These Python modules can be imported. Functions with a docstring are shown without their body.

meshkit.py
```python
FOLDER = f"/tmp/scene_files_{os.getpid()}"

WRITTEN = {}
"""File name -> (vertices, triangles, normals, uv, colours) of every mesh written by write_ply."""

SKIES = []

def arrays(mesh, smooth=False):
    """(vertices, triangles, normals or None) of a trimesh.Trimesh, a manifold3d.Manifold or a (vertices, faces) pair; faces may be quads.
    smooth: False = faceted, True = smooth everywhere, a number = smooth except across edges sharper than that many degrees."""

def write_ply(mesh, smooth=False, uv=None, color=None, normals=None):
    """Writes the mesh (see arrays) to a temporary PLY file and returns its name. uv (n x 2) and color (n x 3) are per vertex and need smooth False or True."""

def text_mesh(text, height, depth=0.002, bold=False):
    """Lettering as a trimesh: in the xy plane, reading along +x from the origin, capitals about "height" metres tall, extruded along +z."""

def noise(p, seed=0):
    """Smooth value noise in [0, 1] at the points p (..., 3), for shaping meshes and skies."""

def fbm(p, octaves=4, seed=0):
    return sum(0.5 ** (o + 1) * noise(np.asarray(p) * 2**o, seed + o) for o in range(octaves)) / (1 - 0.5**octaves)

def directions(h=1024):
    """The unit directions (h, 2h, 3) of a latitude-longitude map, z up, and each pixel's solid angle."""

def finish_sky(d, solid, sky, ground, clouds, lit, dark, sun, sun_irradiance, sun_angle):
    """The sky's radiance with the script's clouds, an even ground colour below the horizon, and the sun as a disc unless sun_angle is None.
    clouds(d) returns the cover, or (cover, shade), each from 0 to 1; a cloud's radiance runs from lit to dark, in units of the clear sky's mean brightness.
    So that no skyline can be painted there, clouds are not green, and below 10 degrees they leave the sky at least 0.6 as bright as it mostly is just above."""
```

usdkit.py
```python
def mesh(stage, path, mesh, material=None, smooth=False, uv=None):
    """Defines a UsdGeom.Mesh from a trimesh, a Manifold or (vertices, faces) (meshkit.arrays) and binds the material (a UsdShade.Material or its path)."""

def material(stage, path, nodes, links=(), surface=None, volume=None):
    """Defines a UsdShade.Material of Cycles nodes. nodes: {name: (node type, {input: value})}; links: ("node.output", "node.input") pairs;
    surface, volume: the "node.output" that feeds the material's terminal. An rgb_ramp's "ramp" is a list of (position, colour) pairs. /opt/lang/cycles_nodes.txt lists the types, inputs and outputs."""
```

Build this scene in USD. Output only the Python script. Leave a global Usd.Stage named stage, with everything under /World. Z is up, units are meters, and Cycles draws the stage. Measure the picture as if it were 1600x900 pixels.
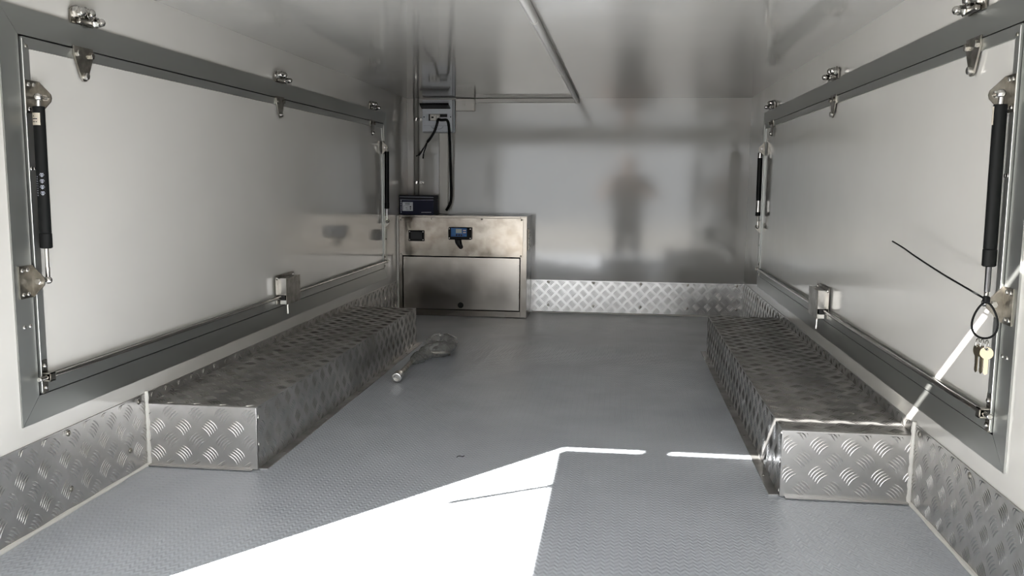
import math, numpy as np, trimesh, manifold3d as m3, usdkit, meshkit
from shapely.geometry import Polygon, box as sbox, LineString, Point
from pxr import Usd, UsdGeom, UsdLux, UsdShade, Gf, Sdf, Vt

stage = Usd.Stage.CreateInMemory()
UsdGeom.SetStageUpAxis(stage, 'Z'); UsdGeom.SetStageMetersPerUnit(stage, 1.0)
UsdGeom.Xform.Define(stage, '/World'); UsdGeom.Scope.Define(stage, '/World/Looks')
rng = np.random.RandomState(7)

# ------------------------------------------------------------------ camera
EYE = np.array([0.2683, 0.0, 0.7825]); FPX = 1349.6
PITCH, YAW, ROLL = -0.1236, -0.1222, 0.0085
EXPOSURE = 0.0
def camera():
    f = np.array([math.sin(YAW)*math.cos(PITCH), math.cos(YAW)*math.cos(PITCH), math.sin(PITCH)])
    r = np.array([math.cos(YAW), -math.sin(YAW), 0]); u = np.cross(r, f)
    r2 = math.cos(ROLL)*r + math.sin(ROLL)*u; u2 = -math.sin(ROLL)*r + math.cos(ROLL)*u
    cam = UsdGeom.Camera.Define(stage, '/World/camera')
    M = Gf.Matrix4d(*r2, 0, *u2, 0, *(-f), 0, *EYE, 1)
    cam.AddTransformOp().Set(M)
    cam.CreateHorizontalApertureAttr(36.0); cam.CreateVerticalApertureAttr(36.0*9/16)
    cam.CreateFocalLengthAttr(FPX/1600*36.0); cam.CreateClippingRangeAttr(Gf.Vec2f(0.02, 1000))
    cam.CreateExposureAttr(EXPOSURE)
camera()

# ------------------------------------------------------------------ sun and sky
SUN_DIR = np.array([0.959, 1.262, -1.0]); SUN_DIR /= np.linalg.norm(SUN_DIR)   # the way the light travels
SUN_POWER, SKY_POWER = 32.0, 1.0
def lights():
    s = UsdLux.DistantLight.Define(stage, '/World/sun')
    s.CreateIntensityAttr(SUN_POWER); s.CreateNormalizeAttr(True); s.CreateAngleAttr(0.53); s.CreateColorAttr(Gf.Vec3f(1.0, 0.97, 0.925))
    z = -SUN_DIR; x = np.cross([0, 0, 1], z); x /= np.linalg.norm(x); y = np.cross(z, x)
    s.AddTransformOp().Set(Gf.Matrix4d(*x, 0, *y, 0, *z, 0, 0, 0, 0, 1))
    d = UsdLux.DomeLight.Define(stage, '/World/sky')
    d.CreateIntensityAttr(SKY_POWER); d.CreateColorAttr(Gf.Vec3f(0.93, 0.965, 1.0))
lights()

# ------------------------------------------------------------------ helpers
COUNT = {}
def numbered(parent, name):
    n = COUNT[(parent, name)] = COUNT.get((parent, name), -1) + 1
    return f'{parent}/{name}' + (f'_{n:03d}' if n else '')
ORIGIN = {'/World': np.zeros(3)}
def setdata(p, **k):
    for a, b in k.items():
        if b: p.SetCustomDataByKey(a, b)
def thing(name, label, cat, loc=(0, 0, 0), group=None, kind=None):
    path = numbered('/World', name); x = UsdGeom.Xform.Define(stage, path); x.AddTranslateOp().Set(Gf.Vec3d(*map(float, loc)))
    ORIGIN[path] = np.array(loc, float)
    setdata(x.GetPrim(), label=label, category=cat, group=group, kind=kind)
    return path
def obj(name, mesh, mat, parent='/World', smooth=30, **data):
    """mesh is given in world coordinates"""
    if isinstance(mesh, list): mesh = cat(mesh)
    v, f = (np.asarray(mesh.vertices), np.asarray(mesh.faces))
    path = numbered(parent, name); ORIGIN[path] = ORIGIN[parent]
    usdkit.mesh(stage, path, trimesh.Trimesh(v - ORIGIN[parent], f, process=False), MAT[mat], smooth=smooth)
    setdata(stage.GetPrimAtPath(path), **data)
    return path
def cat(ms): return trimesh.util.concatenate([tm(m) for m in ms])
def tm(m):
    if isinstance(m, m3.Manifold):
        a = m.to_mesh(); return trimesh.Trimesh(np.array(a.vert_properties[:, :3]), np.array(a.tri_verts), process=False)
    return m
def bx(x0, x1, y0, y1, z0, z1, r=0.0):
    lo, hi = np.minimum((x0, y0, z0), (x1, y1, z1)), np.maximum((x0, y0, z0), (x1, y1, z1))
    e = hi - lo; r = min(r, e.min()*0.45)
    if r <= 0: return trimesh.creation.box(e, trimesh.transformations.translation_matrix((lo+hi)/2))
    pts = []
    for sx in (0, 1):
        for sy in (0, 1):
            for sz in (0, 1):
                c = np.where([sx, sy, sz], hi, lo); o = np.where([sx, sy, sz], -1, 1)*r
                for k in range(3):
                    q = c + o; q[k] = c[k]; pts.append(q)
    return trimesh.convex.convex_hull(np.array(pts))          # chamfered box
def frame_for(d):
    d = np.asarray(d, float)/np.linalg.norm(d); a = np.cross(d, [0, 0, 1] if abs(d[2]) < .9 else [1, 0, 0]); a /= np.linalg.norm(a)
    return a, np.cross(d, a), d
def lathe(p, d, prof, n=20):
    """prof: [(t along d from p, radius)], closed solid of revolution"""
    a, b, d = frame_for(d); p = np.asarray(p, float); th = np.arange(n)*2*np.pi/n
    prof = [(t, max(r, 1e-5)) for t, r in prof]
    v = np.vstack([p + d*t + r*(np.cos(th)[:, None]*a + np.sin(th)[:, None]*b) for t, r in prof] + [p + d*prof[0][0], p + d*prof[-1][0]])
    f = []
    m = len(prof)
    for i in range(m-1):
        for j in range(n):
            k = (j+1) % n; f += [[i*n+j, i*n+k, (i+1)*n+k], [i*n+j, (i+1)*n+k, (i+1)*n+j]]
    for j in range(n):
        k = (j+1) % n; f += [[m*n, k, j], [m*n+1, (m-1)*n+j, (m-1)*n+k]]
    t = trimesh.Trimesh(v, f, process=False)
    if t.volume < 0: t.invert()
    return t
def rod(p, q, r, n=14, cap=0.0):
    p, q = np.asarray(p, float), np.asarray(q, float); L = np.linalg.norm(q-p); c = cap or min(r*.25, L*.2)
    return lathe(p, q-p, [(0, r-c), (c, r), (L-c, r), (L, r-c)], n)
def ball(c, r, sub=2): return trimesh.creation.icosphere(sub, r).apply_translation(c)
def dome(p, d, r, h, n=14):
    return lathe(p, d, [(0, r), (h*.45, r)] + [(h*.45 + h*.55*math.sin(a), r*math.cos(a)) for a in (0.5, 0.95, 1.3, 1.55)], n)
def acorn(p, d, r, h):
    """a hexagon nut with a domed cap on a washer"""
    return cat([lathe(p, d, [(0, r*1.25), (h*.08, r*1.25)], 18), lathe(np.asarray(p)+np.asarray(d)*h*.08, d, [(0, r*1.04), (h*.38, r*1.04)], 6),
                dome(np.asarray(p)+np.asarray(d)*h*.45, d, r*.88, h*.55)])
def sweep(pts, r, n=8):
    p = np.asarray(pts, float); t = np.gradient(p, axis=0); t /= np.linalg.norm(t, axis=1, keepdims=True)
    a = np.cross(t[0], [0, 0, 1] if abs(t[0][2]) < .9 else [1, 0, 0]); a /= np.linalg.norm(a); rings = []; th = np.arange(n)*2*np.pi/n
    rr = np.broadcast_to(r, (len(p),))
    for i in range(len(p)):
        a = a - t[i]*np.dot(a, t[i]); a /= np.linalg.norm(a); b = np.cross(t[i], a)
        rings.append(p[i] + rr[i]*(np.cos(th)[:, None]*a + np.sin(th)[:, None]*b))
    v = np.vstack(rings + [p[:1], p[-1:]]); f = []; m = len(p)
    for i in range(m-1):
        for j in range(n):
            k = (j+1) % n; f += [[i*n+j, i*n+k, (i+1)*n+k], [i*n+j, (i+1)*n+k, (i+1)*n+j]]
    for j in range(n):
        k = (j+1) % n; f += [[m*n, k, j], [m*n+1, (m-1)*n+j, (m-1)*n+k]]
    tmesh = trimesh.Trimesh(v, f, process=False)
    if tmesh.volume < 0: tmesh.invert()
    return tmesh
def spline(ctrl, n=30):
    c = np.asarray(ctrl, float); s = np.r_[0, np.cumsum(np.linalg.norm(np.diff(c, axis=0), axis=1))]
    from scipy.interpolate import CubicSpline, PchipInterpolator
    return PchipInterpolator(s, c)(np.linspace(0, s[-1], n)) if len(c) > 2 else np.linspace(c[0], c[1], n)
def place(mesh, o, u, v, w):
    """a mesh in (u, v, w) axes put at o"""
    m = tm(mesh).copy(); T = np.eye(4); T[:3, 0], T[:3, 1], T[:3, 2], T[:3, 3] = u, v, w, o
    m.apply_transform(T); return m
def extrude(poly, h):
    ps = getattr(poly, 'geoms', [poly])
    return cat([trimesh.creation.extrude_polygon(p, h, engine='earcut') for p in ps])
class Side:
    """wall coordinates of one side wall: (y, z, w) with w metres into the room"""
    def __init__(s, sg): s.sg = sg
    def p(s, y, z, w): return np.array([s.sg*(1.0-w), y, z])
    def d(s, y, z, w): return np.array([-s.sg*w, y, z], float)
    def box(s, y0, y1, z0, z1, w0, w1, r=0.0): return bx(s.sg*(1-w0), s.sg*(1-w1), y0, y1, z0, z1, r)
    def plate(s, poly, w0, w1):
        m = extrude(poly, w1-w0); T = np.eye(4); T[:3, 0], T[:3, 1], T[:3, 2], T[:3, 3] = (0, 1, 0), (0, 0, 1), (-s.sg, 0, 0), s.p(0, 0, w0)
        m.apply_transform(T)
        if m.volume < 0: m.invert()
        return m
LEFT, RIGHT = Side(-1), Side(1)

# ------------------------------------------------------------------ materials
MAT = {}
def mat(name, nodes, links=(), surface='p.BSDF'):
    MAT[name] = usdkit.material(stage, f'/World/Looks/{name}', nodes, links, surface=surface)
def plain(name, color, rough=.5, metal=0., **k):
    mat(name, {'p': ('principled_bsdf', dict(base_color=color, roughness=rough, metallic=metal, **k))})
def mottled(name, c0, c1, r0, r1, scale=8., metal=0., bump=0., bscale=60., stretch=(1, 1, 1), detail=4., **k):
    """colour and roughness that wander with a noise; fine bump"""
    n = {'g': ('geometry', {}), 'm': ('mapping', {'scale': stretch}), 'n': ('noise_texture', {'scale': scale, 'detail': detail}),
         'c': ('mix', {'color1': c0, 'color2': c1}), 'r': ('map_range', {'from_min': .3, 'from_max': .7, 'to_min': r0, 'to_max': r1, 'clamp': True}),
         'f': ('map_range', {'from_min': .35, 'from_max': .65, 'to_min': 0., 'to_max': 1., 'clamp': True}),
         'p': ('principled_bsdf', dict(metallic=metal, **k))}
    l = [('g.position', 'm.vector'), ('m.vector', 'n.vector'), ('n.fac', 'f.value'), ('f.result', 'c.fac'), ('c.color', 'p.base_color'), ('n.fac', 'r.value'), ('r.result', 'p.roughness')]
    if bump:
        n |= {'n2': ('noise_texture', {'scale': bscale, 'detail': 3.}), 'b': ('bump', {'strength': 1.0, 'distance': bump})}
        l += [('m.vector', 'n2.vector'), ('n2.fac', 'b.height'), ('b.normal', 'p.normal')]
    mat(name, n, l)
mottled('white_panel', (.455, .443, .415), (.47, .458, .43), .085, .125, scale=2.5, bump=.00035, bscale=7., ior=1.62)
mottled('white_panel_dim', (.345, .336, .315), (.358, .349, .328), .075, .11, scale=2.5, bump=.0003, bscale=7., ior=1.8)  # white panel darkened so the end wall's dimmer light sits in its colour
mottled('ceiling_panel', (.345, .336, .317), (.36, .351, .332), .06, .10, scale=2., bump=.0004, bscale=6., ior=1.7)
mottled('frame_metal', (.33, .34, .325), (.36, .37, .355), .34, .42, scale=3., metal=.92, stretch=(1, .15, 1))
mottled('leaf_metal', (.34, .35, .335), (.37, .38, .365), .34, .42, scale=3., metal=.92, stretch=(1, .15, 1))
mottled('tread', (.46, .45, .435), (.51, .50, .485), .22, .29, scale=6., metal=.86, bump=.0002, bscale=60.)
mottled('tread_bar', (.52, .51, .49), (.57, .56, .545), .18, .24, scale=20., metal=1.)
mottled('stainless', (.21, .19, .165), (.26, .24, .215), .14, .22, scale=14., metal=1., detail=6., bump=.0002, bscale=5.)
mottled('stainless_panel', (.175, .155, .132), (.29, .265, .235), .10, .19, scale=16., metal=1., detail=6., bump=.0002, bscale=5.)
mottled('stainless_door', (.33, .305, .275), (.37, .345, .315), .17, .23, scale=5., metal=1., detail=6., bump=.0004, bscale=3.)
mottled('steel', (.25, .235, .205), (.31, .295, .265), .26, .36, scale=30., metal=1.)
plain('chrome', (.50, .49, .47), .14, 1.)
plain('rivet', (.50, .49, .47), .22, 1.)
plain('dark_rod', (.10, .10, .105), .3, 1.)
plain('edge_highlight', (.86, .86, .84), .3, .8)  # pale colour of the painted highlight along the hatch edges
plain('black', (.005, .0055, .0055), .45, specular_ior_level=.12)
plain('black_rubber', (.018, .018, .018), .7)
plain('dark_gap', (.02, .02, .02), .8)
plain('sealant', (.64, .625, .585), .55)
plain('white_plastic', (.52, .505, .475), .35)
plain('grey_plastic', (.46, .48, .52), .4)
plain('grey_plastic_dark', (.36, .38, .42), .4)
plain('conduit', (.19, .185, .172), .65, specular_ior_level=.25)
plain('smoked', (.008, .008, .009), .3, specular_ior_level=.25)
plain('carton_blue', (.004, .006, .024), .5, specular_ior_level=.2)
plain('carton_dark', (.004, .0045, .009), .55, specular_ior_level=.2)
plain('print_grey', (.42, .44, .50), .6)
plain('paper', (.50, .52, .55), .6)
plain('cream_paper', (.74, .68, .58), .6)
plain('ink', (.03, .03, .035), .6)
plain('controller_blue', (.01, .09, .30), .4)
plain('lcd', (.36, .42, .38), .3)
plain('brass', (.26, .22, .155), .33, 1.)
plain('lens_plastic', (.46, .455, .44), .3)
plain('light_housing', (.34, .34, .33), .4)
plain('skin', (.55, .36, .27), .55)
plain('shirt', (.10, .10, .11), .85)
plain('trousers', (.05, .055, .07), .9)
plain('hair', (.02, .016, .012), .6)
mottled('concrete', (.065, .063, .058), (.08, .078, .072), .85, .95, scale=1.5)
def floor_mat():
    # small moulded chevrons: rows of short ridges that zigzag across the floor
    n = {'g': ('geometry', {}), 's': ('separate_xyz', {}), 
         'xz': ('math', {'math_type': 'pingpong', 'value2': .0095}), 'xs': ('math', {'math_type': 'multiply', 'value2': 1.15}),
         'yy': ('math', {'math_type': 'add'}), 'k': ('math', {'math_type': 'multiply', 'value2': 2*math.pi/.0175}), 'si': ('math', {'math_type': 'sine'}),
         'c1': ('math', {'math_type': 'multiply', 'value2': 2*math.pi/.0095}), 'c2': ('math', {'math_type': 'cosine'}), 'c3': ('map_range', {'from_min': -1., 'from_max': 1., 'to_min': 1., 'to_max': .55}),
         'h': ('math', {'math_type': 'multiply'}), 'b': ('bump', {'strength': 1.0, 'distance': .0005}),
         'n': ('noise_texture', {'scale': 2.2, 'detail': 5.}), 'f': ('map_range', {'from_min': .35, 'from_max': .65, 'to_min': 0., 'to_max': 1., 'clamp': True}),
         'c': ('mix', {'color1': (.40, .425, .465), 'color2': (.43, .455, .495)}),
         'r': ('map_range', {'from_min': .3, 'from_max': .7, 'to_min': .20, 'to_max': .30, 'clamp': True}), 'p': ('principled_bsdf', {})}
    l = [('g.position', 's.vector'), ('s.x', 'xz.value1'), ('xz.value', 'xs.value1'), ('xs.value', 'yy.value1'), ('s.y', 'yy.value2'), ('yy.value', 'k.value1'), ('k.value', 'si.value1'),
         ('s.x', 'c1.value1'), ('c1.value', 'c2.value1'), ('c2.value', 'c3.value'), ('si.value', 'h.value1'), ('c3.result', 'h.value2'), ('h.value', 'b.height'), ('b.normal', 'p.normal'),
         ('g.position', 'n.vector'), ('n.fac', 'f.value'), ('f.result', 'c.fac'), ('c.color', 'p.base_color'), ('n.fac', 'r.value'), ('r.result', 'p.roughness')]
    n['p'][1]['specular_ior_level'] = .38
    mat('vinyl', n, l)
floor_mat()
mat('plastic_film', {'t': ('transparent_bsdf', {'color': (.93, .93, .92)}), 'g': ('glossy_bsdf', {'color': (.9, .9, .9), 'roughness': .12}), 'd': ('diffuse_bsdf', {'color': (.8, .8, .77)}),
                     'fr': ('fresnel', {'IOR': 1.6}), 'a': ('mix_closure', {'fac': .16}), 'b': ('mix_closure', {})},
    [('t.BSDF', 'a.closure1'), ('d.BSDF', 'a.closure2'), ('a.closure', 'b.closure1'), ('g.BSDF', 'b.closure2'), ('fr.fac', 'b.fac')], surface='b.closure')

# ------------------------------------------------------------------ dimensions
Y0, YB, H, T = 1.0, 5.127, 1.261, 0.06          # rear opening, back wall, ceiling, wall thickness
FY0, FY1, FZ0, FZ1 = 1.6687, 4.639, .2436, 1.1397   # side hatch frame, outer edge
IY0, IY1, IZ0, IZ1 = 1.7264, 4.5761, .3014, 1.0807  # side hatch frame, inner edge
HS = .2017                                       # height of the tread plate skirting
BY0, BY1, BW, BH = 2.16, 4.0, .316, .174         # wheel boxes

# ------------------------------------------------------------------ the body: floor, walls, ceiling
def struct(name, mesh, m, label, cat_, smooth=30):
    return obj(name, mesh, m, smooth=smooth, label=label, category=cat_, kind='structure')
struct('floor', bx(-1-T, 1+T, Y0, YB+T, -.04, 0), 'vinyl', 'grey vinyl floor with a fine moulded chevron pattern', 'floor')
hole = [bx(s*.9, s*1.2, FY0+.01, FY1-.01, FZ0+.01, FZ1-.01) for s in (-1, 1)]
def holed(b, h):
    M = lambda t: m3.Manifold(m3.Mesh(np.asarray(t.vertices, np.float32), np.asarray(t.faces, np.uint32)))
    return tm(M(b) - M(h))
struct('wall_left', holed(bx(-1-T, -1, Y0, YB+T, 0, H), hole[0]), 'white_panel', 'glossy white side wall around the hatch on the left', 'wall', False)
struct('wall_right', holed(bx(1, 1+T, Y0, YB+T, 0, H), hole[1]), 'white_panel', 'glossy white side wall around the hatch on the right', 'wall', False)
struct('wall_back', bx(-1, 1, YB, YB+T, 0, H), 'white_panel_dim', 'glossy white end wall behind the steel cabinet', 'wall', False)
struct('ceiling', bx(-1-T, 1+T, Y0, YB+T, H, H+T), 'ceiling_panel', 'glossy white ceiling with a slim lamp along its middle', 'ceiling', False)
ZT = 1.169
struct('trim_1', bx(-1, 1, Y0, Y0+.05, ZT, H), 'white_panel', 'white header over the open rear of the body', 'door header')

# side hatches: fixed frame (mitred rails), added sun-blocking strip, leaf with rails and panel
def mitred(y0, y1, z0, z1, ya, yb, za, zb):
    """bottom, top, near, far rails between an outer and an inner rectangle, as polygons"""
    return [('bottom_rail', Polygon([(y0, z0), (y1, z0), (yb, za), (ya, za)])), ('top_rail', Polygon([(y0, z1), (ya, zb), (yb, zb), (y1, z1)])),
            ('stile', Polygon([(y0, z0), (ya, za), (ya, zb), (y0, z1)])), ('stile', Polygon([(y1, z0), (y1, z1), (yb, zb), (yb, za)]))]
def hatch(S, n, where):
    fr = thing(f'trim_{n}', f'grey metal frame fixed in the {where} wall around the hatch', 'hatch frame', S.p(3.15, FZ0, 0), kind='structure')
    for nm, poly in mitred(FY0, FY1, FZ0, FZ1, IY0, IY1, IZ0, IZ1):
        obj(nm, S.plate(poly.buffer(-.0004, join_style=2), -.03, .004), 'frame_metal', fr)
    obj('sun_blocker', [S.plate(sbox(FY0+.02, FZ0+.02, FY1-.02, FZ1-.02).difference(sbox(IY0+.03, IZ0+.03, IY1-.03, IZ1-.03)), -.05, -.031)], 'dark_gap', fr, label='added dark strip behind the gap that keeps the sun out')  # added backing: darkens the gap and stops sun leaking through
    for (y, z) in ((IY0-.015, .46), (IY0-.034, .46), (IY1+.015, .46), (IY1+.034, .46)):
        obj('rivet', dome(S.p(y, z, .004), S.d(0, 0, 1), .0045, .003), 'rivet', fr)
    g = .0035; a0, a1, b0, b1 = IY0+g, IY1-g, IZ0+g, IZ1-g; wr, wb, wt = .024, .040, .024
    lf = thing(f'door_{n-1}', f'white top-hung hatch leaf in the {where} wall, closed', 'hatch', S.p(3.15, IZ0, 0), kind='structure')
    for nm, poly in mitred(a0, a1, b0, b1, a0+wr, a1-wr, b0+wb, b1-wt):
        obj(nm, S.plate(poly.buffer(-.0003, join_style=2), -.028, .008), 'leaf_metal', lf)
    obj('panel', S.box(a0+wr-.004, a1-wr+.004, b0+wb-.004, b1-wt+.004, -.026, .003), 'white_panel', lf, smooth=False)
    for y0, y1 in ((a0, a0+.0018), (a1-.0018, a1)):
        obj('edge_glint', S.box(y0, y1, b0+.004, b1-.004, .0081, .0098, .0003), 'edge_highlight', lf, label='pale strip standing in for light caught on the leaf edge')  # added strip that paints the highlight on the leaf edge
    for (y, z) in ((IY0+.014, .80), (IY0+.024, .80)):
        obj('rivet', dome(S.p(y, z, .008), S.d(0, 0, 1), .0045, .003), 'rivet', lf)
    obj('corner_screw', dome(S.p(IY0+.018, IZ1-.022, .008), S.d(0, 0, 1), .004, .003), 'steel', lf)
hatch(LEFT, 2, 'left'); hatch(RIGHT, 3, 'right')

# ------------------------------------------------------------------ tread plate
def spindle():
    """one raised bar of the tread: a bent, pointed ridge 38 mm long, along u, centred"""
    t = np.array([-1, -.55, 0, .55, 1.]); L, wd, h, bend = .0188, .0020, .0014, .0038
    v, f = [], []
    for s in t:
        k = math.sqrt(max(0, 1-s*s)); c = bend*(1-s*s) - bend*.6
        v += [(s*L, c-wd*k, 0), (s*L, c, h*(k if abs(s) < 1 else 0)), (s*L, c+wd*k, 0)]
    for i in range(4):
        a, b = 3*i, 3*i+3
        for q in (0, 1): f += [[a+q, b+q, b+q+1], [a+q, b+q+1, a+q+1]]
    v, f = np.array(v), np.array(f)
    tri = v[f]; ok = np.linalg.norm(np.cross(tri[:, 1]-tri[:, 0], tri[:, 2]-tri[:, 0]), axis=1) > 1e-10
    return v, f[ok]
SPV, SPF = spindle()
def tread_bars(o, u, v, lu, lv, p=.075, off=(.018, .02), cut=None, margin=.004):
    """raised bars on the plate o + a u + b v (0..lu, 0..lv); normal = u x v"""
    o, u, v = map(lambda a: np.asarray(a, float), (o, u, v)); w = np.cross(u, v); V, F = [], []; n = 0
    for kind in (0, 1):
        ang = math.radians(45 if kind else -45); d, e = np.array([math.cos(ang), math.sin(ang)]), np.array([-math.sin(ang), math.cos(ang)])
        for i in range(-1, int(lu/p)+2):
            for j in range(-1, int(lv/p)+2):
                c0 = np.array([off[0] + (i+.5*kind)*p, off[1] + (j+.5*kind)*p])
                for k in range(5):
                    c = c0 + e*(k-2)*.0077
                    q = c + SPV[:, :1]*d + SPV[:, 1:2]*e
                    lo, hi = q.min(0), q.max(0)
                    if lo[0] > lu-margin or hi[0] < margin or lo[1] > lv-margin or hi[1] < margin: continue
                    q = np.clip(q, margin, (lu-margin, lv-margin))      # a bar cut off at the plate's edge
                    if np.ptp(q[:, 0]) < .006 or np.ptp(q[:, 1]) < .006: continue
                    V.append(o + q[:, :1]*u + q[:, 1:2]*v + SPV[:, 2:]*w); F.append(SPF + n); n += len(SPV)
    m = trimesh.Trimesh(np.vstack(V), np.vstack(F), process=False)
    tri = m.triangles; m.update_faces(np.linalg.norm(np.cross(tri[:, 1]-tri[:, 0], tri[:, 2]-tri[:, 0]), axis=1) > 1e-9)
    return m
def bars(parent, *a, **k): obj('tread_bars', tread_bars(*a, **k), 'tread_bar', parent, smooth=75, kind='stuff')

# skirting of tread plate
def baseboard(name, label, S=None, y0=0, y1=0):
    t = thing(name, label, 'skirting', S.p((y0+y1)/2, 0, 0) if S else (0, YB, 0), kind='structure')
    return t
def side_skirting(S, name, y1, label, screws):
    t = baseboard(name, label, S, Y0, y1)
    obj('plate', S.box(Y0, y1, 0.0, HS, 0, .003), 'tread', t)
    if S.sg < 0: bars(t, S.p(Y0, 0, .003), (0, 1, 0), (0, 0, 1), y1-Y0, HS)
    else: bars(t, S.p(y1, 0, .003), (0, -1, 0), (0, 0, 1), y1-Y0, HS)
    obj('sealant_bead', sweep(spline([S.p(Y0, .002, .004), S.p(1.5, .003, .005), S.p(BY0-.01, .002, .004)], 24), .0055 + .0012*np.sin(np.arange(24)*1.7), 8), 'sealant', t, label='white sealant bead along the floor')
    obj('sealant_bead', sweep(spline([S.p(BY0-.006, .005, .006), S.p(BY0-.006, .1, .006), S.p(BY0-.006, HS+.006, .005)], 20), .006 + .0012*np.sin(np.arange(20)*1.9), 8), 'sealant', t, label='white sealant bead up beside the wheel box')
    for (y, z) in screws:
        obj('screw', cat([lathe(S.p(y, z, .003), S.d(0, 0, 1), [(0, .0075), (.001, .0075), (.0032, .005)], 14), lathe(S.p(y, z, .005), S.d(0, 0, 1), [(0, .0022), (.002, .0018)], 6)]), 'steel', t)
side_skirting(LEFT, 'baseboard_left', 4.868, 'tread plate skirting along the foot of the left wall', [(1.82, .188), (1.82, .053), (2.07, .067), (2.12, .186), (3.06, .192), (3.63, .19), (4.05, .186), (4.26, .184), (4.55, .182), (4.71, .174), (4.2, .06)])
side_skirting(RIGHT, 'baseboard_right', YB-.003, 'tread plate skirting along the foot of the right wall', [(1.82, .188), (2.12, .186), (3.1, .192), (4.0, .188), (4.12, .184), (4.6, .18), (4.95, .17)])
bb = thing('baseboard_back', 'bright tread plate skirting across the end wall beside the cabinet', 'skirting', (.37, YB, 0), kind='structure')
lean = math.radians(2.8); bu = np.array([0, math.sin(lean), math.cos(lean)]); bo = np.array([-.246, YB-.0035-(HS-.006)*math.sin(lean), 0])   # leans back on the wall
obj('plate', place(bx(0, 1.243, 0, HS-.006, -.003, 0), bo, (1, 0, 0), bu, np.cross((1, 0, 0), bu)), 'tread', bb)
bars(bb, bo, (1, 0, 0), bu, 1.243, HS-.006, p=.066)
obj('sealant_bead', sweep(spline([(-.24, YB-.019, .002), (.4, YB-.019, .003), (.98, YB-.019, .002)], 20), .005), 'sealant', bb, label='pale sealant bead along the floor')
for x in (-.141, .127, .405, .678, .96):
    for z in (.183, .045):
        obj('screw', dome(bo + bu*z + (x+.246, 0, 0), np.cross((1, 0, 0), bu), .008, .004), 'steel', bb)

# wheel boxes
def wheel_box(S, label, off):
    s = S.sg; xi = s*(1-BW); xo = s*.9968
    t = thing('wheel_box', label, 'wheel arch box', (s*(1-BW/2), (BY0+BY1)/2, 0))
    th = .003
    obj('top_plate', bx(xo, xi, BY0, BY1, BH-th, BH), 'tread', t)
    obj('side_plate', bx(xi, xi+s*th, BY0, BY1, .002, BH-th-.0002), 'tread', t)
    obj('end_plate', bx(xo, xi+s*(th+.0002), BY1-th, BY1, .002, BH-th-.0002), 'tread', t)
    obj('front_plate', [bx(xo, xi, BY0-.006, BY0-.0025, .002, BH-.001, .0006), bx(xo, xi+s*.012, BY0-.020, BY0-.006, .002, .0045)], 'tread', t)
    obj('side_flange', bx(xi-s*.024, xi, BY0+.005, BY1+.03, .0, .003), 'tread', t)
    yy = np.array([0, 1., 0]); zz = np.array([0, 0, 1.]); xx = np.array([1., 0, 0])
    x0 = min(xo, xi); lx = abs(xo-xi)
    bars(t, (x0, BY0, BH), xx, yy, lx, BY1-BY0, off=off)
    if s < 0: bars(t, (xi, BY0, .0), yy, zz, BY1-BY0, BH, off=off)
    else: bars(t, (xi, BY1, .0), -yy, zz, BY1-BY0, BH, off=off)
    bars(t, (x0, BY0-.006, .004), xx, zz, lx, BH-.006, off=off)
    for y in np.arange(BY0+.15, BY1, .36):
        obj('rivet', dome((xi-s*.014, y, .003), (0, 0, 1), .004, .002), 'rivet', t)
    return t
wheel_box(LEFT, 'long low tread plate box over the wheel on the left, beside the plastic-wrapped wrench', (.03, .034))
wheel_box(RIGHT, 'long low tread plate box over the wheel on the right', (.052, .022))

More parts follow.
